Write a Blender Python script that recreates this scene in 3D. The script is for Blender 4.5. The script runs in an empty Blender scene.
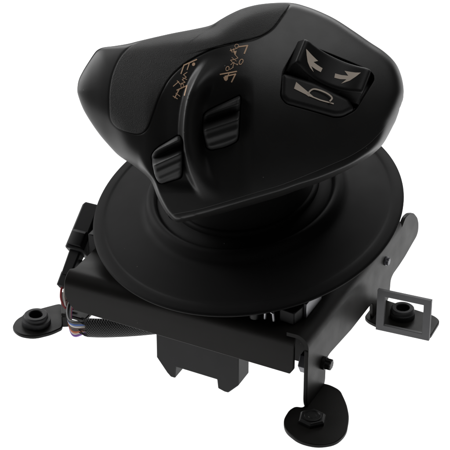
import bpy, bmesh, math, random
import numpy as np
from mathutils import Vector, Matrix
random.seed(4)
S = bpy.context.scene
COL = S.collection
U = 0.0005            # one working unit is half a millimetre
FLOOR = -31.0         # working height of the table top

# ------------------------------------------------------------------ helpers
def W(p):             # working units -> metres, table top at z = 0
    return (p[0]*U, p[1]*U, (p[2]-FLOOR)*U)

F0 = np.array([71.3, -200.5, 70.0]); E1 = np.array([-.904, .427, 0]); E2 = np.array([.427, .904, 0])
def B(a, b, z):       # bracket frame: a along the front lip, b towards the back, z up
    p = F0 + E1*a + E2*b
    return (p[0], p[1], z)

def link(name, me, mat, parent=None, smooth=None):
    o = bpy.data.objects.new(name, me); COL.objects.link(o)
    if mat: me.materials.append(mat)
    if parent: o.parent = parent
    if smooth is not None:
        for p in me.polygons: p.use_smooth = True
        me.set_sharp_from_angle(angle=math.radians(smooth))
    return o

def mesh(name, verts, faces, mat, parent=None, smooth=35, bevel=0, seg=2):
    me = bpy.data.meshes.new(name)
    me.from_pydata([W(v) for v in verts], [], faces)
    bm = bmesh.new(); bm.from_mesh(me)
    bmesh.ops.recalc_face_normals(bm, faces=bm.faces); bm.to_mesh(me); bm.free()
    o = link(name, me, mat, parent, smooth)
    if bevel:
        m = o.modifiers.new('bevel', 'BEVEL'); m.width = bevel*U; m.segments = seg
        m.limit_method = 'ANGLE'; m.angle_limit = math.radians(40)
    return o

class MB:
    def __init__(s): s.v = []; s.f = []
    def add(s, v, f):
        n = len(s.v); s.v += [tuple(q) for q in v]; s.f += [tuple(i+n for i in g) for g in f]; return s
    def prism(s, bottom, top):            # two matching polygons of 3-D points
        n = len(bottom)
        return s.add(list(bottom)+list(top), [tuple(range(n))[::-1], tuple(range(n, 2*n))] +
                     [(i, (i+1) % n, n+(i+1) % n, n+i) for i in range(n)])
    def box(s, a0, a1, b0, b1, z0, z1):   # in the bracket frame
        q = [(a0, b0), (a1, b0), (a1, b1), (a0, b1)]
        return s.prism([B(a, b, z0) for a, b in q], [B(a, b, z1) for a, b in q])
    def loops(s, loops, cap=True, closed=True):
        n = len(loops[0]); base = len(s.v)
        for l in loops: s.v += [tuple(q) for q in l]
        for k in range(len(loops)-1):
            for i in range(n if closed else n-1):
                j = (i+1) % n
                s.f.append((base+k*n+i, base+k*n+j, base+(k+1)*n+j, base+(k+1)*n+i))
        if cap:
            s.f.append(tuple(base+i for i in range(n))[::-1])
            s.f.append(tuple(base+(len(loops)-1)*n+i for i in range(n)))
        return s
    def lathe(s, c, n, prof, seg=48, cap=True):   # profile of (radius, height) about axis n through c
        c = Vector(c); n = Vector(n).normalized()
        u = n.orthogonal().normalized(); v = n.cross(u)
        L = [[c+n*h+(u*math.cos(2*math.pi*i/seg)+v*math.sin(2*math.pi*i/seg))*r for i in range(seg)] for r, h in prof]
        return s.loops(L, cap)
    def tube(s, pts, r, seg=10, flat=1.0, up=(0, 0, 1)):
        pts = [Vector(p) for p in pts]; L = []
        for i, p in enumerate(pts):
            t = (pts[min(i+1, len(pts)-1)]-pts[max(i-1, 0)]).normalized()
            side = t.cross(Vector(up)).normalized(); w = side.cross(t)
            rr = r[i] if isinstance(r, (list, tuple)) else r
            L.append([p+side*math.cos(2*math.pi*k/seg)*rr*flat+w*math.sin(2*math.pi*k/seg)*rr for k in range(seg)])
        return s.loops(L)
    def build(s, name, mat, parent=None, **k): return mesh(name, s.v, s.f, mat, parent, **k)

def spline(P, n=12, closed=True):
    P = np.array(P, float); out = []; N = len(P)
    for i in range(N if closed else N-1):
        g = (lambda j: P[j % N]) if closed else (lambda j: P[max(0, min(N-1, j))])
        a, b, c, d = g(i-1), g(i), g(i+1), g(i+2)
        for k in range(n):
            t = k/n
            out.append(.5*((2*b)+(c-a)*t+(2*a-5*b+4*c-d)*t*t+(-a+3*b-3*c+d)*t**3))
    if not closed: out.append(P[-1])
    return np.array(out)

def rounded(P, r=3, n=5):     # polygon with its corners cut to arcs
    P = np.array(P, float); out = []
    for i in range(len(P)):
        a, b, c = P[i-1], P[i], P[(i+1) % len(P)]
        rr = min(r, .45*np.linalg.norm(a-b), .45*np.linalg.norm(c-b))
        p = b+(a-b)/np.linalg.norm(a-b)*rr; q = b+(c-b)/np.linalg.norm(c-b)*rr
        for k in range(n+1):
            t = k/n; out.append((1-t)**2*p+2*t*(1-t)*b+t*t*q)
    return np.array(out)

def dist(P, Q, closed=True, want_t=False):     # distance from points P to polyline Q
    P = np.asarray(P, float).reshape(-1, 2); best = np.full(len(P), 1e9); par = np.zeros(len(P)); side = np.zeros(len(P))
    n = len(Q)
    for i in range(n if closed else n-1):
        a, b = Q[i], Q[(i+1) % n]; d = b-a; L = d@d
        if L < 1e-9: continue
        t = np.clip(((P-a)@d)/L, 0, 1); r = P-(a+t[:, None]*d); dd = np.hypot(r[:, 0], r[:, 1])
        m = dd < best; best[m] = dd[m]; par[m] = (i+t[m])/n
        side[m] = np.sign(d[0]*(P[m, 1]-a[1])-d[1]*(P[m, 0]-a[0]))
    return (best, par, side) if want_t else best

def sstep(x, a, b):
    t = np.clip((x-a)/(b-a), 0, 1); return t*t*(3-2*t)

# ---------------------------------------------------------------- materials
def mat(name, col, rough=.5, spec=.3, metal=0, grain=0, gscale=4000, mottle=.12, bevel=0, dust=0):
    m = bpy.data.materials.new(name); m.use_nodes = True
    nt = m.node_tree; N = nt.nodes; L = nt.links; b = N['Principled BSDF']
    b.inputs['Base Color'].default_value = (*col, 1); b.inputs['Roughness'].default_value = rough
    b.inputs['Specular IOR Level'].default_value = spec; b.inputs['Metallic'].default_value = metal
    tc = N.new('ShaderNodeTexCoord')
    if mottle:
        n1 = N.new('ShaderNodeTexNoise'); n1.inputs['Scale'].default_value = 90; n1.inputs['Detail'].default_value = 6
        L.new(tc.outputs['Object'], n1.inputs['Vector'])
        r = N.new('ShaderNodeMapRange'); r.inputs[3].default_value = rough-mottle*.5; r.inputs[4].default_value = rough+mottle*.5
        L.new(n1.outputs[0], r.inputs[0]); L.new(r.outputs[0], b.inputs['Roughness'])
    if dust:
        vo = N.new('ShaderNodeTexVoronoi'); vo.inputs['Scale'].default_value = 170; L.new(tc.outputs['Object'], vo.inputs['Vector'])
        sz = N.new('ShaderNodeSeparateColor'); L.new(vo.outputs['Color'], sz.inputs[0])
        r1_ = N.new('ShaderNodeMapRange'); r1_.inputs[1].default_value = .6; r1_.inputs[2].default_value = 1; r1_.inputs[3].default_value = 0; r1_.inputs[4].default_value = .05
        L.new(sz.outputs[0], r1_.inputs[0])
        lt_ = N.new('ShaderNodeMath'); lt_.operation = 'LESS_THAN'; L.new(vo.outputs['Distance'], lt_.inputs[0]); L.new(r1_.outputs[0], lt_.inputs[1])
        mxc = N.new('ShaderNodeMix'); mxc.data_type = 'RGBA'; mxc.inputs[6].default_value = (*col, 1); mxc.inputs[7].default_value = (dust, dust*.97, dust*.92, 1)
        L.new(lt_.outputs[0], mxc.inputs[0]); L.new(mxc.outputs[2], b.inputs['Base Color'])
    nrm = None
    if bevel:
        bv = N.new('ShaderNodeBevel'); bv.samples = 4; bv.inputs['Radius'].default_value = bevel*U; nrm = bv.outputs[0]
    if grain:
        n2 = N.new('ShaderNodeTexNoise'); n2.inputs['Scale'].default_value = gscale; n2.inputs['Detail'].default_value = 2
        L.new(tc.outputs['Object'], n2.inputs['Vector'])
        bp = N.new('ShaderNodeBump'); bp.inputs['Strength'].default_value = grain; bp.inputs['Distance'].default_value = .0004
        L.new(n2.outputs[0], bp.inputs['Height'])
        if nrm: L.new(nrm, bp.inputs['Normal'])
        nrm = bp.outputs[0]
    if nrm: L.new(nrm, b.inputs['Normal'])
    return m

M = dict(
    shell=mat('satin black plastic', (.0115, .0112, .011), .42, .5, grain=.06, gscale=2600, bevel=1.0, dust=.12),
    pad=mat('grained soft black rubber', (.020, .0196, .0192), .6, .45, grain=.8, gscale=3000),
    switch=mat('moulded black switch plastic', (.011, .0108, .011), .48, .28, grain=.05, gscale=3000),
    dish=mat('matt black rubber', (.0068, .0066, .0067), .6, .11, grain=.03, gscale=2200, dust=.12),
    steel=mat('black coated sheet steel', (.0100, .0093, .0085), .42, .14, grain=.07, gscale=1800, mottle=.2, dust=.12),
    roller=mat('matt black roller plastic', (.0125, .0124, .0124), .5, .42, grain=.05, gscale=3000),
    foot=mat('black rubber bushing', (.016, .016, .017), .55, .3, grain=.1, gscale=1500),
    bolt=mat('blackened bolt steel', (.008, .008, .008), .42, .35),
    zinc=mat('zinc plated steel', (.42, .42, .44), .35, .5, metal=.9),
    greysteel=mat('grey steel', (.15, .15, .165), .4, .5, metal=.5),
    conn=mat('black connector nylon', (.009, .009, .0095), .5, .22, grain=.08),
    frame=mat('dark grey etched steel', (.075, .075, .078), .5, .35, metal=.3, grain=.15, gscale=1200),
    tan=mat('tan printed ink', (.80, .54, .36), .6, .2, mottle=0),
    pale=mat('pale grey printed ink', (.75, .65, .55), .6, .2, mottle=0),
)
for nm, c in dict(blue=(.03, .10, .35), white=(.55, .52, .48), orange=(.42, .10, .03), purple=(.16, .05, .30),
                  red=(.25, .02, .02), brown=(.07, .03, .02), charcoal=(.03, .03, .03)).items():
    M['wire_'+nm] = mat(nm+' wire insulation', c, .4, .4, mottle=0)

def braid_mat():
    m = mat('black braided sleeving', (.012, .012, .012), .5, .35, mottle=0)
    nt = m.node_tree; N = nt.nodes; L = nt.links; b = N['Principled BSDF']
    tc = N.new('ShaderNodeTexCoord'); outs = []
    mp = N.new('ShaderNodeMapping'); L.new(tc.outputs['Object'], mp.inputs['Vector'])
    for rot in (.78, -.78):
        w = N.new('ShaderNodeTexWave'); w.inputs['Scale'].default_value = 340
        r = N.new('ShaderNodeVectorRotate'); r.inputs['Axis'].default_value = (.43, .9, 0); r.inputs['Angle'].default_value = rot
        L.new(mp.outputs[0], r.inputs['Vector']); L.new(r.outputs[0], w.inputs['Vector']); outs.append(w.outputs['Fac'])
    mx = N.new('ShaderNodeMath'); mx.operation = 'MULTIPLY'; L.new(outs[0], mx.inputs[0]); L.new(outs[1], mx.inputs[1])
    bp = N.new('ShaderNodeBump'); bp.inputs['Strength'].default_value = 1; bp.inputs['Distance'].default_value = .0006
    L.new(mx.outputs[0], bp.inputs['Height']); L.new(bp.outputs[0], b.inputs['Normal'])
    rp = N.new('ShaderNodeMapRange'); rp.inputs[3].default_value = .006; rp.inputs[4].default_value = .05
    L.new(mx.outputs[0], rp.inputs[0]); L.new(rp.outputs[0], b.inputs['Base Color'])
    return m
M['braid'] = braid_mat()

# ---------------------------------------------------------------- the thing
root = bpy.data.objects.new('joystick_module', None); COL.objects.link(root)
root.empty_display_size = .02
root['label'] = 'black joystick module with palm grip handle and round cover on footed steel bracket'
root['category'] = 'joystick'

# ===== handle: a body described in its own frame (x right, y up, w out of the face)
HS = 0.925                                        # working units per frame unit
HC = np.array([13.9, -73.8, 238.4])              # frame origin in working units
wz = Vector((-.0075, -.8853, .4650)).normalized()
ux = Vector((1, 0, 0)); ux = (ux-wz*ux.dot(wz)).normalized(); uy = wz.cross(ux)
def H(x, y, w):                                   # drawing coordinates (x right, y down) + height w
    p = Vector(HC)+(ux*(x-240)+uy*(110-y)+wz*w)*HS
    return (p.x, p.y, p.z)

top = [(77.6, 95), (77, 88), (78.6, 79.5), (83, 70.5), (89.6, 60), (95, 52.2), (98.6, 49.2), (104, 47.2), (115, 45.9), (128, 43.8), (141, 40.6), (170, 34), (196, 29), (211, 25.3),
       (221, 19.5), (231, 14), (243, 8.8), (258, 5), (276, 3.2), (293, 3.5), (308, 7.5), (322, 13), (336, 20), (353, 31),
       (369, 42), (384, 52), (395, 63), (401, 76), (403.5, 91), (401.5, 103)]
low = [(397, 117), (391, 130), (383, 144), (374, 153), (365, 159.5), (347.5, 170), (321, 182), (298, 190), (280, 196.6),
       (245, 207), (213, 215.5), (189, 221), (179, 222.5), (174, 221.3), (168, 215.5)]
left = [(163, 208), (157, 196), (152, 183), (147, 176.5), (140, 170.5), (131, 163.8), (122.7, 158.6), (116.4, 153.8), (108.4, 145.4), (99, 134.4), (90, 121.5), (82.5, 108.5)]
seam = [(396, 112), (388, 121), (379, 131), (365.5, 144), (348, 155), (330, 163), (307, 172.6), (280, 183), (262, 188.3),
        (235, 196.6), (202, 206.7), (185, 210.6), (168, 213.2)]
FULL = spline(top+low+left)
UPPER = spline(top+seam+left)
LOWER = spline([(398.6, 107)]+low+[(171.5, 209.5), (187, 200), (240, 180), (300, 158), (350, 132), (385, 108), (393, 104)])
SEAM = spline(seam, closed=False)
fin = spline([(224, 47), (214, 56), (203, 70), (195, 84), (189, 100), (186, 118), (185.5, 138), (189, 160), (195, 178), (204, 194)], closed=False)

pad_o = spline([(143, 41.2), (152, 38.9), (170, 34.8), (196, 30.3), (204, 28.8), (211.5, 27), (221, 21.3), (231, 15.8), (243, 9.8), (258, 6), (276, 4.2), (289, 4.4),
                (288, 8), (281, 18), (272, 30), (262, 37), (250, 42), (230, 45.5), (212, 51), (197, 58), (183, 67), (170, 80), (160, 98), (154, 114),
                (149, 127), (142, 133), (131, 132.3), (118.5, 127.5), (112, 119.5), (110.6, 106), (111, 90), (114, 74), (120, 60), (127, 51), (134, 45.5)], 10)

def plane(x, y, x0, y0, w0, n):
    return w0-(n[0]*(x-x0)-n[1]*(y-y0))/n[2]
NB = (.25, .30, .92)
CX, CY = 300.0, 44.0
LAND = None
def inpoly(x, y, P):
    c = np.zeros(len(x), bool); n = len(P)
    for i in range(n):
        (x1, y1), (x2, y2) = P[i], P[(i+1) % n]
        if y1 == y2: continue
        c ^= ((y1 > y) != (y2 > y)) & (x < (x2-x1)*(y-y1)/(y2-y1)+x1)
    return c
OPEN = np.array([(281, 72.5), (278.8, 97), (284.5, 104.2), (333, 117.2), (341, 116.5), (353.3, 110.3), (372.3, 80.5), (371.8, 75), (366.6, 70), (302.5, 43.2), (297, 44.5)], float)
def body(x, y, feat=True, groove=False):
    x = np.asarray(x, float); y = np.asarray(y, float); sh = x.shape
    x = x.ravel(); y = y.ravel()
    d = dist(np.c_[x, y], FULL)
    lw = sstep(150-x, 0, 45)*sstep(y, 84, 132)          # wide roll on the lower left
    bt = sstep(y, 120, 165)*sstep(x, 138, 156)          # tight roll along the bottom edge
    lt = sstep(132-x, 0, 40)*(1-lw)                     # softer left end
    R = 4+12*lw-2.5*bt+4*lt
    E = (3.0-1.9*lw-1.3*lt+3.5*bt)*np.sqrt(d*d+2*R*d)
    A = [plane(x, y, 225, 85, 67, (-.28, .48, .83))-.0011*(x-190)**2*(x < 190), plane(x, y, 165, 140, 47, (-.42, -.26, .87)),
         plane(x, y, 186, 110, 51, (-.30, .02, .95))]
    Q = 65.5-.25*(x-240)-.0005*(x-300)**2+.30*(y-85)-.0030*(y-85)**2     # thumb face, one long curve from top to bottom
    sm = lambda L, k: -k*np.log(sum(np.exp(-p/k) for p in L))
    w = sm([sm(A, 18.0)+10, Q], 7.0)+2
    kE = 7-4*bt+6*lw+3*lt
    w = -kE*np.log(np.exp(-w/kE)+np.exp(-E/kE))
    if feat:
        pts = np.c_[x, y]
        # fold of the palm rest above the finger panel
        fd = np.hypot((x-200)*.55+(y-32)*.9, 0)
        # finger fin and the channel beside it
        ds, t, sd = dist(pts, fin, False, True)
        s = np.where(sd > 0, -ds, ds)                   # negative on the left side of the fin
        s = np.where(x < np.interp(y, fin[:, 1], fin[:, 0]), -ds, ds)
        amp = sstep(y, 56, 94)*(1-sstep(y, 150, 200))
        prof = np.where(s < 0, sstep(s, -6, .5), 1-sstep(s, 2, 21))
        w = w+13*amp*prof
        rec = sstep(s, 6, 20)*(1-sstep(x, 238, 254))*sstep(y, 76, 106)*(1-sstep(y, 130, 198))
        w = w-7.5*rec
        lef = (1-sstep(s, -4.5, -.5))*sstep(x, 146, 170)*sstep(y, 84, 112)*(1-sstep(y, 178, 192))
        w = w-3.5*lef
    if groove:                                          # seam line round the pad
        w = w-1.3*np.exp(-(dist(np.c_[x, y], pad_o)/.9)**2)*sstep(d, 1, 4)*(.25+.75*sstep(x, 116, 140))
    return np.maximum(w, -3).reshape(sh)

gx, gy = np.meshgrid(np.linspace(278, 374, 40), np.linspace(40, 118, 40)); gx = gx.ravel(); gy = gy.ravel()
gi = inpoly(gx, gy, OPEN); gx = gx[gi]; gy = gy[gi]
LAND = np.linalg.lstsq(np.c_[np.ones(len(gx)), gx-CX, gy-CY], body(gx, gy), rcond=None)[0]

def back(x, y):
    d = dist(np.c_[x, y], FULL); q = np.clip(d/70, 0, 1)
    return -74*np.sqrt(np.clip(1-(1-q)**2, 0, 1))-1

def dense(P, step=.6):
    out = []
    for a, b in zip(P, np.roll(P, -1, 0)):
        k = max(1, int(np.hypot(*(b-a))/step))
        out += [a+(b-a)*i/k for i in range(k)]
    return np.array(out)

def polar(outline, c, nt, nr, edge=.06):
    outline = dense(outline)
    ang = np.arctan2(outline[:, 1]-c[1], outline[:, 0]-c[0]); rad = np.hypot(outline[:, 1]-c[1], outline[:, 0]-c[0])
    o = np.argsort(ang); A = np.r_[ang[o]-2*np.pi, ang[o], ang[o]+2*np.pi]; Rr = np.r_[rad[o], rad[o], rad[o]]
    th = np.linspace(-np.pi, np.pi, nt, endpoint=False); r = np.interp(th, A, Rr)
    k = np.arange(1, nr+1)/nr
    t = 1-(1-k)**1.6*(1-.0)                               # rings crowd towards the edge
    X = c[0]+np.outer(t, r*np.cos(th)); Y = c[1]+np.outer(t, r*np.sin(th))
    return X, Y

def relief(name, outline, c, wf, m, parent, nt=360, nr=40, wall=6, mapf=H, backf=None, smooth=40, edge_drop=0):
    X, Y = polar(outline, c, nt, nr)
    Z = wf(X.ravel(), Y.ravel()).reshape(X.shape)
    if edge_drop: Z[-1] -= edge_drop
    mb = MB(); v = [mapf(c[0], c[1], float(wf(np.array([c[0]]), np.array([c[1]]))[0]))]; f = []
    for i in range(nr): v += [mapf(X[i, j], Y[i, j], Z[i, j]) for j in range(nt)]
    ix = lambda i, j: 1+i*nt+(j % nt)
    for j in range(nt): f.append((0, ix(0, j+1), ix(0, j)))
    for i in range(nr-1):
        for j in range(nt): f.append((ix(i, j), ix(i, j+1), ix(i+1, j+1), ix(i+1, j)))
    last = nr
    rings = []
    if backf is not None:
        for tt in (.985, .96, .92, .85, .75, .6, .45, .3, .15):
            x = c[0]+(X[-1]-c[0])*tt; y = c[1]+(Y[-1]-c[1])*tt
            rings.append((x, y, backf(x, y)))
    else:
        rings.append((X[-1], Y[-1], Z[-1]-wall))
    for x, y, z in rings:
        v += [mapf(x[j], y[j], z[j]) for j in range(nt)]
        for j in range(nt): f.append((ix(last-1, j), ix(last-1, j+1), ix(last, j+1), ix(last, j)))
        last += 1
    f.append(tuple(ix(last-1, j) for j in range(nt)))
    return mesh(name, v, f, m, parent, smooth)

upper = relief('handle_shell', UPPER, (235, 112), lambda x, y: body(x, y, groove=True), M['shell'], root, nt=800, nr=200, backf=back, edge_drop=.5, smooth=38)
def lowf(x, y):
    x = np.asarray(x, float); y = np.asarray(y, float)
    ds, t, sd = dist(np.c_[x.ravel(), y.ravel()], SEAM, False, True)
    ab = np.where(inpoly(x.ravel(), y.ravel(), UPPER), ds, 0).reshape(x.shape)
    return body(x, y)-1.7-9*sstep(ab, 1.5, 9)
lower = relief('lower_shell', LOWER, (300, 172), lowf, M['shell'], root, nt=420, nr=50,
               backf=lambda x, y: np.minimum(back(x, y)*.6, lowf(x, y)-8), smooth=50)

# --- recesses cut into the shell
def cutter(poly, wlow, whigh, mapf=H):
    mb = MB().prism([mapf(x, y, wlow) for x, y in poly], [mapf(x, y, whigh) for x, y in poly])
    return mb.build('cutter', None)
# frame of the thumb face, for the rocker and horn
Nf = Vector((-LAND[1], LAND[2], 1)).normalized()
Uf = Vector((.908, -.419, 0)); Uf.z = -(Nf.x*Uf.x+Nf.y*Uf.y)/Nf.z; Uf.normalize(); Vf = Uf.cross(Nf).normalized()
if Vf.y > 0: Vf = -Vf
CW = float(LAND[0])
print('face normal', Nf)
def T(u, v, h):                   # thumb-face frame -> working units
    q = Uf*u+Vf*v+Nf*h
    return H(CX+q.x, CY-q.y, CW+q.z)
Mi = np.linalg.inv(np.array([[Uf.x, Vf.x], [-Uf.y, -Vf.y]]))
def uv(x, y, h=0):                # drawing point at height h above the face -> (u, v)
    return Mi@np.array([x-CX-Nf.x*h, y-CY+Nf.y*h])

op = OPEN
RW1 = [(203.6, 113), (212.4, 107.6), (240.4, 94.6), (241.4, 98), (239.0, 140.2), (226.8, 146.4), (211.4, 149.6), (206.6, 147.4), (202.6, 128)]
RW2 = [(151.7, 154.4), (157.6, 146.7), (180.8, 132.9), (185.4, 139.4), (183.8, 176.8), (160.6, 183.7), (156.2, 177.4)]
cuts = [cutter(rounded([uv(*p) for p in op], 4), -15, 12, T),
        cutter(rounded(RW1, 4), 22, 90), cutter(rounded(RW2, 4), 16, 80)]
for c in cuts:
    md = upper.modifiers.new('cut', 'BOOLEAN'); md.operation = 'DIFFERENCE'; md.object = c; md.solver = 'EXACT'
dg = bpy.context.evaluated_depsgraph_get()
me = bpy.data.meshes.new_from_object(upper.evaluated_get(dg)); upper.modifiers.clear(); upper.data = me
for p in me.polygons: p.use_smooth = True
me.set_sharp_from_angle(angle=math.radians(38))
for c in cuts: bpy.data.objects.remove(c)

# --- grained palm pad
def padw(x, y):
    d = dist(np.c_[x, y], pad_o)
    return body(x, y)-1.3+1.75*np.sqrt(np.clip(1-(1-np.clip(d/1.5, 0, 1))**2, 0, 1))
relief('grip_pad', pad_o, (168, 60), padw, M['pad'], upper, nt=520, nr=100, wall=3)

# --- rocker switch with a saddle top
RL0, RL1 = -.5, 73.0
def rocker_h(u, v):
    q = (u-(RL0+RL1)/2)/((RL1-RL0)/2)
    h = 4.2+14.5*np.abs(q)**2.3
    W1 = 31.5-4.5*q*q
    d1 = np.minimum(u-RL0, RL1-u); d2 = np.minimum(v, W1-v)
    rr = lambda d, R: R*(1-np.sqrt(np.clip(1-(1-np.clip(d/R, 0, 1))**2, 0, 1)))
    return h-rr(d1, 9.0)-rr(d2, 3.6)
def rocker():
    v = []; f = []; m, n = 71, 41
    cs = lambda k: (1-np.cos(np.linspace(0, np.pi, k)))/2
    us = RL0+(RL1-RL0)*cs(m)
    uv_ = np.zeros((m, n, 2))
    for i, u in enumerate(us):
        q = (u-(RL0+RL1)/2)/((RL1-RL0)/2)
        for j, w in enumerate((31.5-4.5*q*q)*cs(n)):
            uv_[i, j] = (u, w); v.append(T(u, w, float(rocker_h(u, w))))
    for i in range(m-1):
        for j in range(n-1): f.append((i*n+j, i*n+j+1, (i+1)*n+j+1, (i+1)*n+j))
    rim = [(i, 0) for i in range(m)]+[(m-1, j) for j in range(1, n)]+[(i, n-1) for i in range(m-2, -1, -1)]+[(0, j) for j in range(n-2, 0, -1)]
    base = len(v); K = len(rim)
    for lev, (e, fr, h) in enumerate(((2.6, 34.0, 0), (2.8, 34.5, -11))):
        for i, j in rim:
            u, w = uv_[i, j]
            v.append(T(u+(e if i == m-1 else -e if i == 0 else 0), fr if j == n-1 else w*34/31.5 if i in (0, m-1) else w-.6, h))
    ring = [r[0]*n+r[1] for r in rim]
    for a, b in ((ring, list(range(base, base+K))), (list(range(base, base+K)), list(range(base+K, base+2*K)))):
        for k in range(K): f.append((a[k], a[(k+1) % K], b[(k+1) % K], b[k]))
    f.append(tuple(range(base+K, base+2*K)))
    return mesh('rocker_switch', v, f, M['switch'], root, 45)
rk = rocker()

# --- horn button
hb = spline([(281, 77), (279.8, 97), (285, 103), (332, 115.7), (340, 115), (351, 109.7), (345, 99), (331, 92.5), (312, 83.5), (292, 77.5), (284, 74.8)], 6)
hbuv = np.array([uv(*p) for p in rounded([(280.5, 74.5), (279.6, 97.5), (285, 103.3), (332.5, 116), (340.5, 115.4), (352, 109.8), (346.5, 99), (331, 92.5), (312, 83.2), (292, 76.5)], 3)])
hc = hbuv.mean(0)
def horn_h(u, v):
    d = dist(np.c_[u, v], hbuv); R = 5.0
    return -1.8+4.6*np.sqrt(np.clip(1-(1-np.clip(d/R, 0, 1))**2, 0, 1))
hornb = relief('horn_button', hbuv, hc, horn_h, M['switch'], root, nt=220, nr=44, wall=9, mapf=T)

# --- thumb rollers
def roller(poly, c, vf, v0, v1, nm):
    o = rounded(poly, 5)
    gx, gy = np.meshgrid(np.linspace(c[0]-11, c[0]+11, 9), np.linspace(c[1]-16, c[1]+16, 9)); gx = gx.ravel(); gy = gy.ravel()
    G = np.linalg.lstsq(np.c_[np.ones(len(gx)), gx-c[0], gy-c[1]], body(gx, gy), rcond=None)[0]   # mean plane of the recess
    def wf(x, y):
        v = vf(x, y); t = (v-v0)/(v1-v0)
        d = dist(np.c_[x, y], o)
        base = G[0]+G[1]*(x-c[0])+G[2]*(y-c[1])
        up = 12.5*np.exp(-(np.maximum(t-.14, 0)/.14)**2-(np.maximum(.14-t, 0)/.22)**2)
        lo = np.where(t < .48, np.exp(-((t-.48)/.13)**2), np.exp(-((t-.48)/.44)**2))*14.5
        rip = .55*np.cos((t-.48)*2*np.pi/.19)*sstep(t, .42, .5)*(1-sstep(t, .92, 1))
        rip += .3*np.cos((t-.16)*2*np.pi/.1)*(1-sstep(np.abs(t-.12), .1, .2))
        rf = 4.2
        return base+np.maximum(up, lo)+1.6+rip-rf*(1-np.sqrt(np.clip(1-(1-np.clip(d/rf, 0, 1))**2, 0, 1)))
    return relief('thumb_roller', o, c, wf, M['roller'], root, nt=220, nr=44, wall=14)
r1 = roller([(204.5, 114), (213, 108.6), (239.8, 96), (240.4, 99), (238.2, 139.5), (226.5, 145.5), (212, 148.6), (207.5, 146.5), (203.6, 128)],
            (222, 122), lambda x, y: y+.33*(x-222), 102, 149, 'right')
r2 = roller([(152.6, 155), (158.3, 147.6), (180.5, 134), (184.5, 140), (183, 176), (161.3, 182.8), (157, 176.5)],
            (168, 160), lambda x, y: y+.45*(x-168), 138.5, 181, 'left')
r1['label'] = 'upper fluted roller right of the finger fin'; r2['label'] = 'lower fluted roller left of the finger fin'

# --- printed marks: thin ink on the surface below them
def ribbon(mb, pts, width, surf, mapf, step=.7, lift=.35, closed=False):
    pts = np.array(pts, float); width = width*.86
    if closed: pts = np.r_[pts, pts[:1]]
    for a, b in zip(pts[:-1], pts[1:]):
        L = np.hypot(*(b-a)); t = (b-a)/L; n = np.array([-t[1], t[0]])*width/2
        a2, b2 = a-t*width*.35, b+t*width*.35
        k = max(1, int((L+width*.7)/step)); prev = None; lift += .06
        for i in range(k+1):
            p = a2+(b2-a2)*i/k; q0, q1 = p+n, p-n
            e = [mapf(*q, surf(*q)+lift) for q in (q0, (q0+q1)/2, q1)]
            if prev: mb.add(prev+e, [(0, 1, 4, 3), (1, 2, 5, 4)])
            prev = e
def patch(mb, poly, surf, mapf, lift=.35, step=1.0):
    bm = bmesh.new(); vs = [bm.verts.new((x, y, 0)) for x, y in poly]; bm.faces.new(vs).normal_update()
    bmesh.ops.triangulate(bm, faces=bm.faces[:])
    for _ in range(4):
        es = [e for e in bm.edges if e.calc_length() > step*1.6]
        if not es: break
        bmesh.ops.subdivide_edges(bm, edges=es, cuts=1)
        bmesh.ops.triangulate(bm, faces=bm.faces[:])
    bm.verts.index_update()
    mb.add([mapf(v.co.x, v.co.y, surf(v.co.x, v.co.y)+lift) for v in bm.verts], [tuple(v.index for v in f.verts) for f in bm.faces]); bm.free()
bs = lambda x, y: float(body(np.array([x]), np.array([y]))[0])
def ell(x, y, rx, ry, rot=0, n=14):
    return [(x+rx*math.cos(t)*math.cos(rot)-ry*math.sin(t)*math.sin(rot), y+rx*math.cos(t)*math.sin(rot)+ry*math.sin(t)*math.cos(rot)) for t in [2*math.pi*i/n for i in range(n)]]
mk = MB(); R_ = lambda p, w=1.0, c=False: ribbon(mk, p, w, bs, H, closed=c)
R_([(238, 48.6), (247.3, 47.2), (244.2, 55)], 1.5); R_(ell(236.8, 47.8, 1.9, 1.9), .6, True)
R_([(230.4, 52.3), (237.3, 49.8)], .9); R_([(233.6, 50.5), (235, 56)], 1.0); R_([(230.8, 50.6), (232.4, 53.8)], .8)
patch(mk, [(233, 53.2), (236.8, 52.3), (235.6, 56.4)], bs, H)
R_([(234.9, 56), (237.9, 59.4), (234.6, 61), (230.8, 61.6), (233.2, 64.4), (236.2, 65.4)], .7); R_([(232, 59), (236.4, 62.6)], .6)
R_([(231, 66), (234.2, 63.6), (233, 68.4)], .7); R_(ell(241, 63.2, 1.6, 2.8, .5), .9, True); patch(mk, ell(237.2, 65.8, .8, .8, 0, 8), bs, H)
R_(ell(227.8, 69.8, 1.5, 2.2, .4), .8, True); R_([(230, 70.8), (233.4, 68.6)], .7)
R_([(220.8, 75.4), (236.6, 72.6)], 1.4); R_([(225.5, 77.4), (235.6, 75.2), (231.8, 82.8)], 1.4)
patch(mk, [(223.8, 78), (228.6, 77.2), (228, 80.6), (226.4, 82), (224.8, 81)], bs, H); R_([(229.5, 74.2), (227.2, 78)], .8)
mk.build('function_mark', M['tan'], upper, smooth=60)
mk = MB()
R_([(182.4, 74.4), (185.2, 66.2), (197.6, 60.8)], 1.3); R_([(188.4, 70.6), (190.4, 64.6)], 1.1); patch(mk, ell(194.7, 65.4, 1.5, 1.8, .5, 10), bs, H)
R_([(188.3, 73.2), (184.8, 75.6), (187.6, 78), (183.6, 80.4), (186.4, 83), (182.4, 84.2)], .75); R_([(184, 78.4), (188.2, 80.4)], .6)
R_([(174.8, 86.8), (180.2, 82.2)], .9); R_([(178.6, 81.4), (181.8, 85)], .8); R_(ell(183.6, 86.2, 1.3, 1.7, .4), .6, True)
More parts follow.
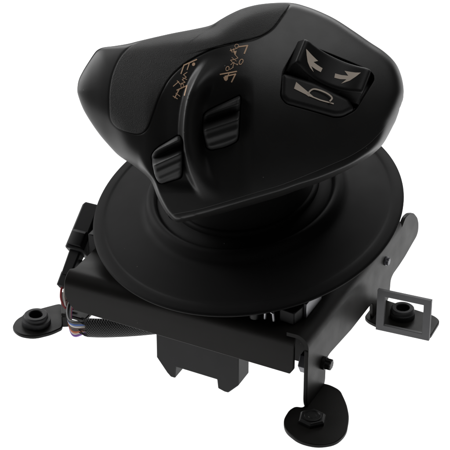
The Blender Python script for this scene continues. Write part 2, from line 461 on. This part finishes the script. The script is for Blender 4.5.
R_([(178.4, 90.6), (188.2, 86.2), (185.8, 95.6)], 1.3); R_([(180.4, 90.2), (176.2, 98)], 1.2); R_([(174.6, 96.4), (178.8, 99)], 1.0)
R_([(177.4, 93.6), (181.4, 96.6)], .8)
mk.build('function_mark', M['tan'], upper, smooth=60)

def on_rocker(pts):
    out = []
    for q in pts:
        h = 8.0
        for _ in range(12):
            u, v = uv(*q, h); h = .5*h+.5*float(rocker_h(u, v))
        out.append((u, v))
    return out
ar1 = on_rocker([(304, 50.8), (308, 54.8), (312, 58.7), (316, 62.3), (311.4, 63.4), (315.6, 66.4), (320.4, 69.4), (318.6, 73.2), (313.6, 70.6), (309.2, 67.4), (311.6, 73.2), (308, 69), (305.6, 63.5), (304.6, 57)])
ar2 = on_rocker([(332.8, 74.4), (339, 76), (345.6, 76.6), (342, 71.8), (347.5, 72.8), (352.5, 73.5), (357.8, 73.6), (353, 77.4), (347, 81.4), (338.4, 84.4), (343.8, 80.2), (337.5, 80), (331.9, 78.6)])
for a in (ar1, ar2):
    mb = MB(); patch(mb, a, lambda u, v: float(rocker_h(u, v)), T, .4); mb.build('arrow_mark', M['pale'], rk, smooth=60)
hh = lambda u, v: float(horn_h(np.array([u]), np.array([v]))[0])
cu = lambda pts: [tuple(uv(*p, 2.6)) for p in pts]
mb = MB(); patch(mb, cu([(294.4, 83), (292.2, 89.4), (307.5, 97), (313, 98.6)]), hh, T, .5)
ribbon(mb, cu(spline([(306.4, 96.4), (307, 92.8), (310.8, 90.2), (316, 91), (322.5, 93.7), (327, 96.8), (328.6, 99.6), (326.6, 102.2)], 7, False)), 1.8, hh, T, lift=.55)
ribbon(mb, cu([(305, 95.4), (318, 100.6), (330.5, 104)]), 1.5, hh, T, lift=.6)
mb.build('horn_mark', M['pale'], hornb, smooth=60)

# ===== round cover and boot
DC = (21.7, -35.7, 112.0); DN = (-.140, -.1743, .9747)
prof = [(60, -16), (120, -10), (145, -4.5), (151, -2.2), (152.3, -1), (152.5, .2), (151.8, 1.3), (150, 2.2), (146, 3.3), (142.6, 4.0), (141.4, 3.7), (140.4, 3.2),
        (139.2, 3.2), (136, 4.0), (130, 5.6), (120, 8.4), (110, 11.4), (105, 12.6), (101, 13.8), (98.6, 15.8), (97, 19), (95.6, 22.4), (93.8, 24.6), (91.4, 25.6), (89.2, 25.2), (87.8, 23.8),
        (87.1, 21.4), (86.4, 20.6), (85.4, 21.4), (84.4, 22.8), (78, 24.5), (70, 28), (30, 30)]
MB().lathe(DC, DN, prof, 180).build('round_cover', M['dish'], root, smooth=55)
prof = [(74, 20), (73.4, 29.4), (72.6, 30.8), (71, 31.4), (69.4, 31.2), (66, 36), (61, 46), (56, 60), (50, 76), (44, 96), (40, 120)]
MB().lathe(DC, DN, prof, 120).build('boot', M['dish'], root, smooth=45)
hc0 = B(124, 124, 0)
MB().lathe((hc0[0], hc0[1], 70), (0, 0, 1), [(92, -1), (92, 4), (88, 10), (70, 24), (66, 32)], 96).build('pivot_housing', M['conn'], root)

# ===== bracket
def arc(c0, r, a0, a1, n=7): return [(c0[0]+r*math.cos(math.radians(a0+(a1-a0)*i/n)), c0[1]+r*math.sin(math.radians(a0+(a1-a0)*i/n))) for i in range(n+1)]
TH = 4.0
def sheet(profile, pt, span, th=TH):      # profile in 2-D, thickened inwards, swept between span(p) ends
    P = np.array(profile, float); n = len(P); nor = []
    for i in range(n):
        t = P[min(i+1, n-1)]-P[max(i-1, 0)]; t /= np.hypot(*t); nor.append((-t[1], t[0]))
    Q = P+np.array(nor)*th
    loop = list(map(tuple, P))+list(map(tuple, Q[::-1])); src = list(range(n))+list(range(n))[::-1]
    k0 = [pt(p, span(P[s])[0]) for p, s in zip(loop, src)]; k1 = [pt(p, span(P[s])[1]) for p, s in zip(loop, src)]
    v = k0+k1; m = len(loop); f = []
    for i in range(m):
        j = (i+1) % m; f.append((i, j, m+j, m+i))
    for i in range(n-1):
        q = (i, i+1, m-2-i, m-1-i); f.append(q); f.append(tuple(x+m for x in q[::-1]))
    return v, f
# top plate with the rolled front lip (b, z), swept along a
lip = [(262, 70)]+[(40, 70), (20, 70)]+arc((10, 60), 10, 90, 180, 9)+[(0, 46), (0, 39)]+arc((4, 37.5), 4, 180, 222, 3)
lip = [(262, 70), (150, 70), (40, 70), (16, 70)]+arc((13, 57), 13, 90, 180, 10)+[(0, 48), (0, 40), (0, 37), (0, 34.5), (0, 32.5)]
def lspan(p):
    b, z = p
    if b > 14: return (10, 247)
    return (9+max(0, 37-z)*.8, 250.5-max(0, 44-z)*.9)
v, f = sheet(lip, lambda p, a: B(a, p[0], p[1]), lspan)
v = [tuple(np.array(q)-np.array([0, 0, max(0, 57-q[2])/24.5*7*(1-np.clip(((np.array(q)-F0)@E1)/247, 0, 1))])) for q in v]
plate = MB().add(v, f).build('base_plate', M['steel'], root, bevel=.7)
# right side flange with its rolled top edge, end tab and rear ear
def flat(poly, pt, t0, t1): return MB().prism([pt(p, t0) for p in poly], [pt(p, t1) for p in poly])
side = [(1, 58), (1, 20), (1, -2), (4, -10), (12, -12.6), (36, -12.6), (43, -10), (46, -4), (46, 14), (49, 18.5), (56, 19.5), (110, 13.5), (163, 12), (167, 9), (168, -4), (172, -12.6),
        (206, -12.6), (213, -10), (215, -2), (216, 10), (222, 13), (240, 13.5), (256, 15), (276, 19), (288, 21), (292.5, 25), (293, 34), (288, 44), (276, 56), (262, 63), (250, 65), (240, 58)]
mb = flat(rounded(side, 4, 3), lambda p, a: B(a, p[0], p[1]), -5, TH-5)
bend = [(14, 70.4), (13, 70.4)]+[(13+13*math.cos(math.radians(t))-0, 57.4+13*math.sin(math.radians(t))) for t in range(100, 181, 8)]
bend = [(17, 70.6)]+arc((7.9, 57.5), 13.1, 90, 180, 10)+[(-5.2, 49)]
P = np.array(bend); n = len(P)
vv, ff = sheet(bend, lambda p, b: B(p[0], b, p[1]), lambda p: (1.5, 240))
flange = mb.build('side_flange', M['steel'], root, bevel=.7)
MB().add(vv, ff).build('rolled_edge', M['steel'], flange)
# left flange, mostly under the plate
MB().box(243, 247.5, 50, 200, 32, 65.5).build('side_flange', M['steel'], root, bevel=.7)

# ===== feet
def foot_plate(poly, z=-12.6, th=4, r=8): return flat(rounded(poly, r, 5), lambda p, z: B(p[0], p[1], z), z, z+th)
mb = foot_plate([(-1.2, 1), (-1.2, 45), (-10, 45.5), (-22, 42), (-36, 24), (-46, 6), (-53, -18), (-50, -36), (-36, -47), (-18, -48), (0, -38), (8, -24), (9, -8), (6, 0)])
ft = mb.build('mounting_foot', M['steel'], root, bevel=.8)
ft['label'] = 'front foot plate with a hexagon bolt head'
def hexhead(c, r, z0, z1, name, m, parent, hole=True):
    hx = lambda rr, z: [(c[0]+rr*math.cos(math.pi/3*i+.35), c[1]+rr*math.sin(math.pi/3*i+.35), z) for i in range(6)]
    o = MB().loops([hx(r, z0), hx(r, z1-2), hx(r*.86, z1)]).build(name, m, parent, smooth=30, bevel=.3)
    if hole:
        MB().lathe((c[0], c[1], 0), (0, 0, 1), [(r*.66, z1), (r*.66, z1+.9), (r*.56, z1+1.0), (r*.5, z1+.2), (r*.3, z1+.15), (r*.26, z1+.6)], 30).build('bolt_face', m, o)
    return o
cb = B(-17, -14, 0)
hexhead(cb, 13.5, -9, -3.6, 'bolt', M['bolt'], ft)
def bushing(c, r0, r1, h, parent):
    MB().lathe((c[0], c[1], -8.7), (0, 0, 1), [(r0, 0), (r0, h*.55), (r1, h*.62), (r1, h-1), (r1-1.2, h), (r1*.62, h), (r1*.56, h-.8), (r1*.55, 2), (.5, 2)], 48).build('bushing', M['foot'], parent, smooth=35)
mb = foot_plate([(4, 168), (4, 207), (-20, 204), (-46, 201), (-58, 200), (-67, 194), (-68, 162), (-40, 158.5), (-14, 159), (-2, 163)], r=6)
ft2 = mb.build('mounting_foot', M['steel'], root, bevel=.8); ft2['label'] = 'right foot plate with a round bushing behind an upright window frame'
bushing(B(-30, 185, 0), 12.5, 11.5, 10.5, ft2)
mb = MB()                                 # the window frame standing on that foot's front edge
fo = [(-12.6, -12.6), (-67.5, -12.6), (-67.5, 34.5), (-12.6, 34.5)]; fi = [(-20.5, -6), (-60, -6), (-60, 27.5), (-20.5, 27.5)]
bb = lambda a: 158.5+(-a-12.6)*.06
for d0, d1 in ((0, 3.5),):
    L = []
    for ring, dd in ((fo, 0), (fo, 3.5), (fi, 3.5), (fi, 0), (fo, 0)):
        L.append([B(a, bb(a)-1.5+dd, z) for a, z in ring])
    mb.loops(L, cap=False)
MBv = mb.build('window_frame', M['frame'], root, bevel=.4)
# left foot
mb = foot_plate([(290, 61), (299, 50), (311, 34), (317, 15), (313, 0), (300, -7), (285, -4), (273, 10), (268, 22), (270, 27)], r=10)
wq = [(291, 61), (270.5, 26)]
d = np.array([wq[1][0]-wq[0][0], wq[1][1]-wq[0][1]]); nrm = np.array([-d[1], d[0]])/np.hypot(*d)*9
q = [wq[0], wq[1], (wq[1][0]+nrm[0], wq[1][1]+nrm[1]), (wq[0][0]+nrm[0], wq[0][1]+nrm[1])]
if (q[2][0] > q[1][0]): q = [wq[0], wq[1], (wq[1][0]-nrm[0], wq[1][1]-nrm[1]), (wq[0][0]-nrm[0], wq[0][1]-nrm[1])]
mb.prism([B(a, b, -12) for a, b in q], [B(a, b, 1) for a, b in q])
mb.prism([B(a, b, 1) for a, b in ((291, 61), (270.5, 26), (244, 26), (244, 61))], [B(a, b, 5) for a, b in ((291, 61), (270.5, 26), (244, 26), (244, 61))])
ft3 = mb.build('mounting_foot', M['steel'], root, bevel=1.0); ft3['label'] = 'left foot plate with a thick ribbed arm and rubber bushing'
bushing(B(295, 18, 0), 14.5, 12, 10.5, ft3)

# ===== bolts, nuts and blocks seen under the cover
def axis_bolt(a, b, z, r, l, name, m, parent, spl=10):
    c = Vector(B(a, b, z)); ax = Vector(-E1)
    L = []
    u = Vector((0, 0, 1)); v = ax.cross(u)
    for h, k in ((0, 1.15), (l*.35, 1.15), (l*.36, 1), (l*.9, 1), (l, .8)):
        L.append([c+ax*h+(u*math.cos(2*math.pi*i/(2*spl))+v*math.sin(2*math.pi*i/(2*spl)))*r*k*(1 if i % 2 or k > 1.1 else .86) for i in range(2*spl)])
    return MB().loops(L).build(name, m, parent, smooth=25)
axis_bolt(-5.2, 38, 20, 5.6, 9, 'flange_bolt', M['bolt'], flange)
axis_bolt(-5.2, 197, 43, 4.0, 4, 'flange_bolt', M['greysteel'], flange)
hx = lambda a, rr: [B(a, 20+rr*math.cos(math.pi/3*i), 30+rr*math.sin(math.pi/3*i)) for i in range(6)]
MB().loops([hx(-.9, 11), hx(8, 11), hx(9, 9.6)]).build('nut', M['greysteel'], flange, smooth=25, bevel=.4)
MB().box(4.5, 60, 30, 34, 20, 65.5).build('lip_gap_filler', M['steel'], root, bevel=.6)  # added dark sheet, keeps the gap between lip and flange black
q = [(31, 16), (15, 14), (13, 26), (13, 44), (31, 44)]
MB().prism([B(a, b, 70.6) for a, b in q], [B(a, b, 84) for a, b in q]).build('stop_block', M['conn'], root, bevel=1)
q = [(12.6, 30), (9.5, 30), (9.5, 66), (12.6, 66)]
MB().prism([B(a, b, 71) for a, b in q], [B(a, b, 86) for a, b in q]).build('stop_plate', M['zinc'], root, bevel=.3)
MB().tube([B(44, 13, 71), B(44, 13, 78), B(40, 13, 81), B(36, 13, 79), B(35, 13, 71)], 1.5, 10, up=(.3, .9, 0)).build('spring_clip', M['zinc'], root)
c = B(54, 12, 0); MB().lathe((c[0], c[1], 70.6), (0, 0, 1), [(5, 0), (5, 9), (4, 10)], 24).build('pin', M['bolt'], root)

# ===== socket housing hanging under the plate
lg = [(162, 60), (162, -12), (151, -27), (147, -31), (142, -31), (141, -17.5), (97, -19), (96, -29), (89, -31), (85, -31), (74, -19), (74, 60)]
mb = MB().prism([B(a, 20, z) for a, z in lg], [B(a, 44, z) for a, z in lg])
sk = mb.build('socket_housing', M['conn'], root, bevel=1)

# ===== upright plug on the left, with its cable
mb = MB()
ax0 = np.array(B(270, 34, 35)); ax1 = np.array(B(270, 101, 87))
def ring(t, wa, wb, off=0):
    p = ax0+(ax1-ax0)*t; d = (ax1-ax0)/np.linalg.norm(ax1-ax0)
    s = np.array(-E1); n = np.cross(d, s); n /= np.linalg.norm(n)
    return [tuple(p+s*x*wa+n*(y*wb+off)) for x, y in ((-.8, -1), (.8, -1), (1, -.8), (1, .8), (.8, 1), (-.8, 1), (-1, .8), (-1, -.8))]
pl = MB().loops([ring(.40, 9.5, 10), ring(.42, 10.5, 11), ring(.96, 10, 11), ring(1.0, 8.5, 10)]).build('plug', M['conn'], root, smooth=30, bevel=.6)
MB().loops([ring(.44, 7.5, 3, -11.5), ring(.6, 7.5, 3, -11.5), ring(.64, 7, 1, -10.5)]).build('latch', M['conn'], pl, bevel=.4)
MB().loops([ring(.1, 5.5, 5.5), ring(.42, 6.5, 6.5)]).build('plug_neck', M['conn'], pl, smooth=30, bevel=.4)
MB().loops([ring(.30, 9.5, 2.5, 5), ring(.34, 9.5, 2.5, 5)]).build('release_lever', M['conn'], pl, bevel=.3)
MB().loops([ring(-.04, 6.5, 6, 2), ring(.13, 7, 6, 2)]).build('cable_gland', M['conn'], pl, smooth=30, bevel=.5)

MB().box(247.6, 256, 60, 115, 28, 82).build('plug_gap_filler', M['conn'], root, bevel=1)  # added dark box that blacks out the gap between plug and cover

# ===== loom: coloured wires running into a braided sleeve
def curve(P, n=10): return [tuple(p) for p in spline(P, n, False)]
sl = curve([B(233, 9, 9), B(215, 15, 10), B(190, 26, 12), B(165, 38, 15), B(130, 54, 20), B(90, 70, 28)], 8)
rad = [10.5 - .0*i for i in range(len(sl))]
rad[0] = 10.0
sleeve = MB().tube(sl, rad, 20, flat=.55).build('cable_sleeve', M['braid'], root, smooth=60)
rng = random.Random(3)
for i in range(16):                          # frayed ends of the braid
    t = rng.uniform(0, 6.28); q = (9+5.2*math.cos(t), 9.3+9.6*math.sin(t)); l = rng.uniform(2, 7)
    MBs = MB().tube([B(230, q[0], q[1]), B(234, q[0], q[1]), B(233+l, q[0]+rng.uniform(-2, 2), q[1]+rng.uniform(-3, 3))], .55, 5)
    MBs.build('sleeve_strand', M['conn'], sleeve, smooth=60)
wires = [('charcoal', 17, 24, 268, 2.0), ('blue', 15, 19, 262, 1.9), ('white', 11, 15, 266, 1.9), ('brown', 9, 11, 270, 1.9), ('charcoal', 7, 9, 268, 1.8), ('orange', 6, 3, 266, 2.0), ('white', 3.5, -1, 262, 1.8), ('purple', 2, -5, 260, 2.0)]
for i, (cn, z0, zm, ae, r) in enumerate(wires):
    k = i/7
    zc = 9.6+(z0-9)*.75
    P = [B(222, 12.5, 10+(zc-10)*.8), B(233, 8+.15*i, zc), B(245, 7, 12-15*k+1), B(253, 11+i*.3, 12-10*k), B(260, 22+i*.5, 15-6*k), B(262, 34, 24)]
    MB().tube(curve(P, 8), r, 10).build('wire', M['wire_'+cn], root, smooth=60)
for i, (cn, da) in enumerate((('red', 0), ('white', 3), ('brown', 5))):
    P = [B(272-da, 35, 34), B(273-da, 32+i, 27), B(272-da, 30+i, 18), B(268, 32+i, 8), B(258, 36, 8)]
    MB().tube(curve(P, 8), 1.15, 10).build('wire', M['wire_'+cn], root, smooth=60)

# ===== table, light and camera
def table_mat():
    m = bpy.data.materials.new('white translucent acrylic'); m.use_nodes = True
    N = m.node_tree.nodes; L = m.node_tree.links; b = N['Principled BSDF']; N.remove(b)
    d = N.new('ShaderNodeBsdfDiffuse'); t = N.new('ShaderNodeBsdfTranslucent'); x = N.new('ShaderNodeMixShader')
    d.inputs[0].default_value = (.85, .85, .85, 1); t.inputs[0].default_value = (.9, .9, .9, 1); x.inputs[0].default_value = .7
    L.new(d.outputs[0], x.inputs[1]); L.new(t.outputs[0], x.inputs[2]); L.new(x.outputs[0], N['Material Output'].inputs[0])
    return m
me = bpy.data.meshes.new('table_top')
me.from_pydata([(-1.1, -.8, 0), (1.1, -.8, 0), (1.1, 1.4, 0), (-1.1, 1.4, 0)], [], [(0, 1, 2, 3)])
tt = link('table_top', me, table_mat()); tt['kind'] = 'structure'

def area(name, loc, target, sx, sy, power, col=(1, 1, 1)):
    l = bpy.data.lights.new(name, 'AREA'); l.shape = 'RECTANGLE'; l.size = sx; l.size_y = sy; l.energy = power; l.color = col
    o = bpy.data.objects.new(name, l); COL.objects.link(o); o.location = loc
    o.rotation_euler = (Vector(target)-Vector(loc)).to_track_quat('-Z', 'Y').to_euler(); return o
CT = (0, -.02, .06)
area('table_lamp', (-.10, .235, -.10), (-.10, .235, 0), 1.04, .83, 6.4)
area('softbox_back', (-.60, .30, .44), (0, 0, .06), .5, .4, 1.0)
area('softbox_above', (.26, .02, .85), (0.03, 0.02, .12), .6, .4, 1.75)
area('softbox_behind', (.05, .75, .55), (0, .02, .08), 1.0, .4, 5.5)
area('softbox_right', (.34, .30, .14), (.09, .02, .03), .16, .2, .15)
area('softbox_left', (-.6, .25, .3), CT, .4, .5, 2.5)

w = bpy.data.worlds.new('World'); S.world = w; w.use_nodes = True
w.node_tree.nodes['Background'].inputs[0].default_value = (1, 1, 1, 1); w.node_tree.nodes['Background'].inputs[1].default_value = .03

cd = bpy.data.cameras.new('camera'); cam = bpy.data.objects.new('camera', cd); COL.objects.link(cam); S.camera = cam
th = math.radians(31); D = 2000*U
tgt = Vector(W((0, 0, 70))); cam.location = tgt-Vector((0, math.cos(th), -math.sin(th)))*D
cam.rotation_euler = (math.radians(90-31), 0, 0)
cd.angle = 2*math.atan(225/2000); cd.clip_start = .01; cd.clip_end = 50
S.view_settings.view_transform = 'Standard'; S.view_settings.look = 'None'; S.view_settings.exposure = 0; S.view_settings.gamma = 1
S.cycles.use_denoising = True; S.cycles.max_bounces = 8
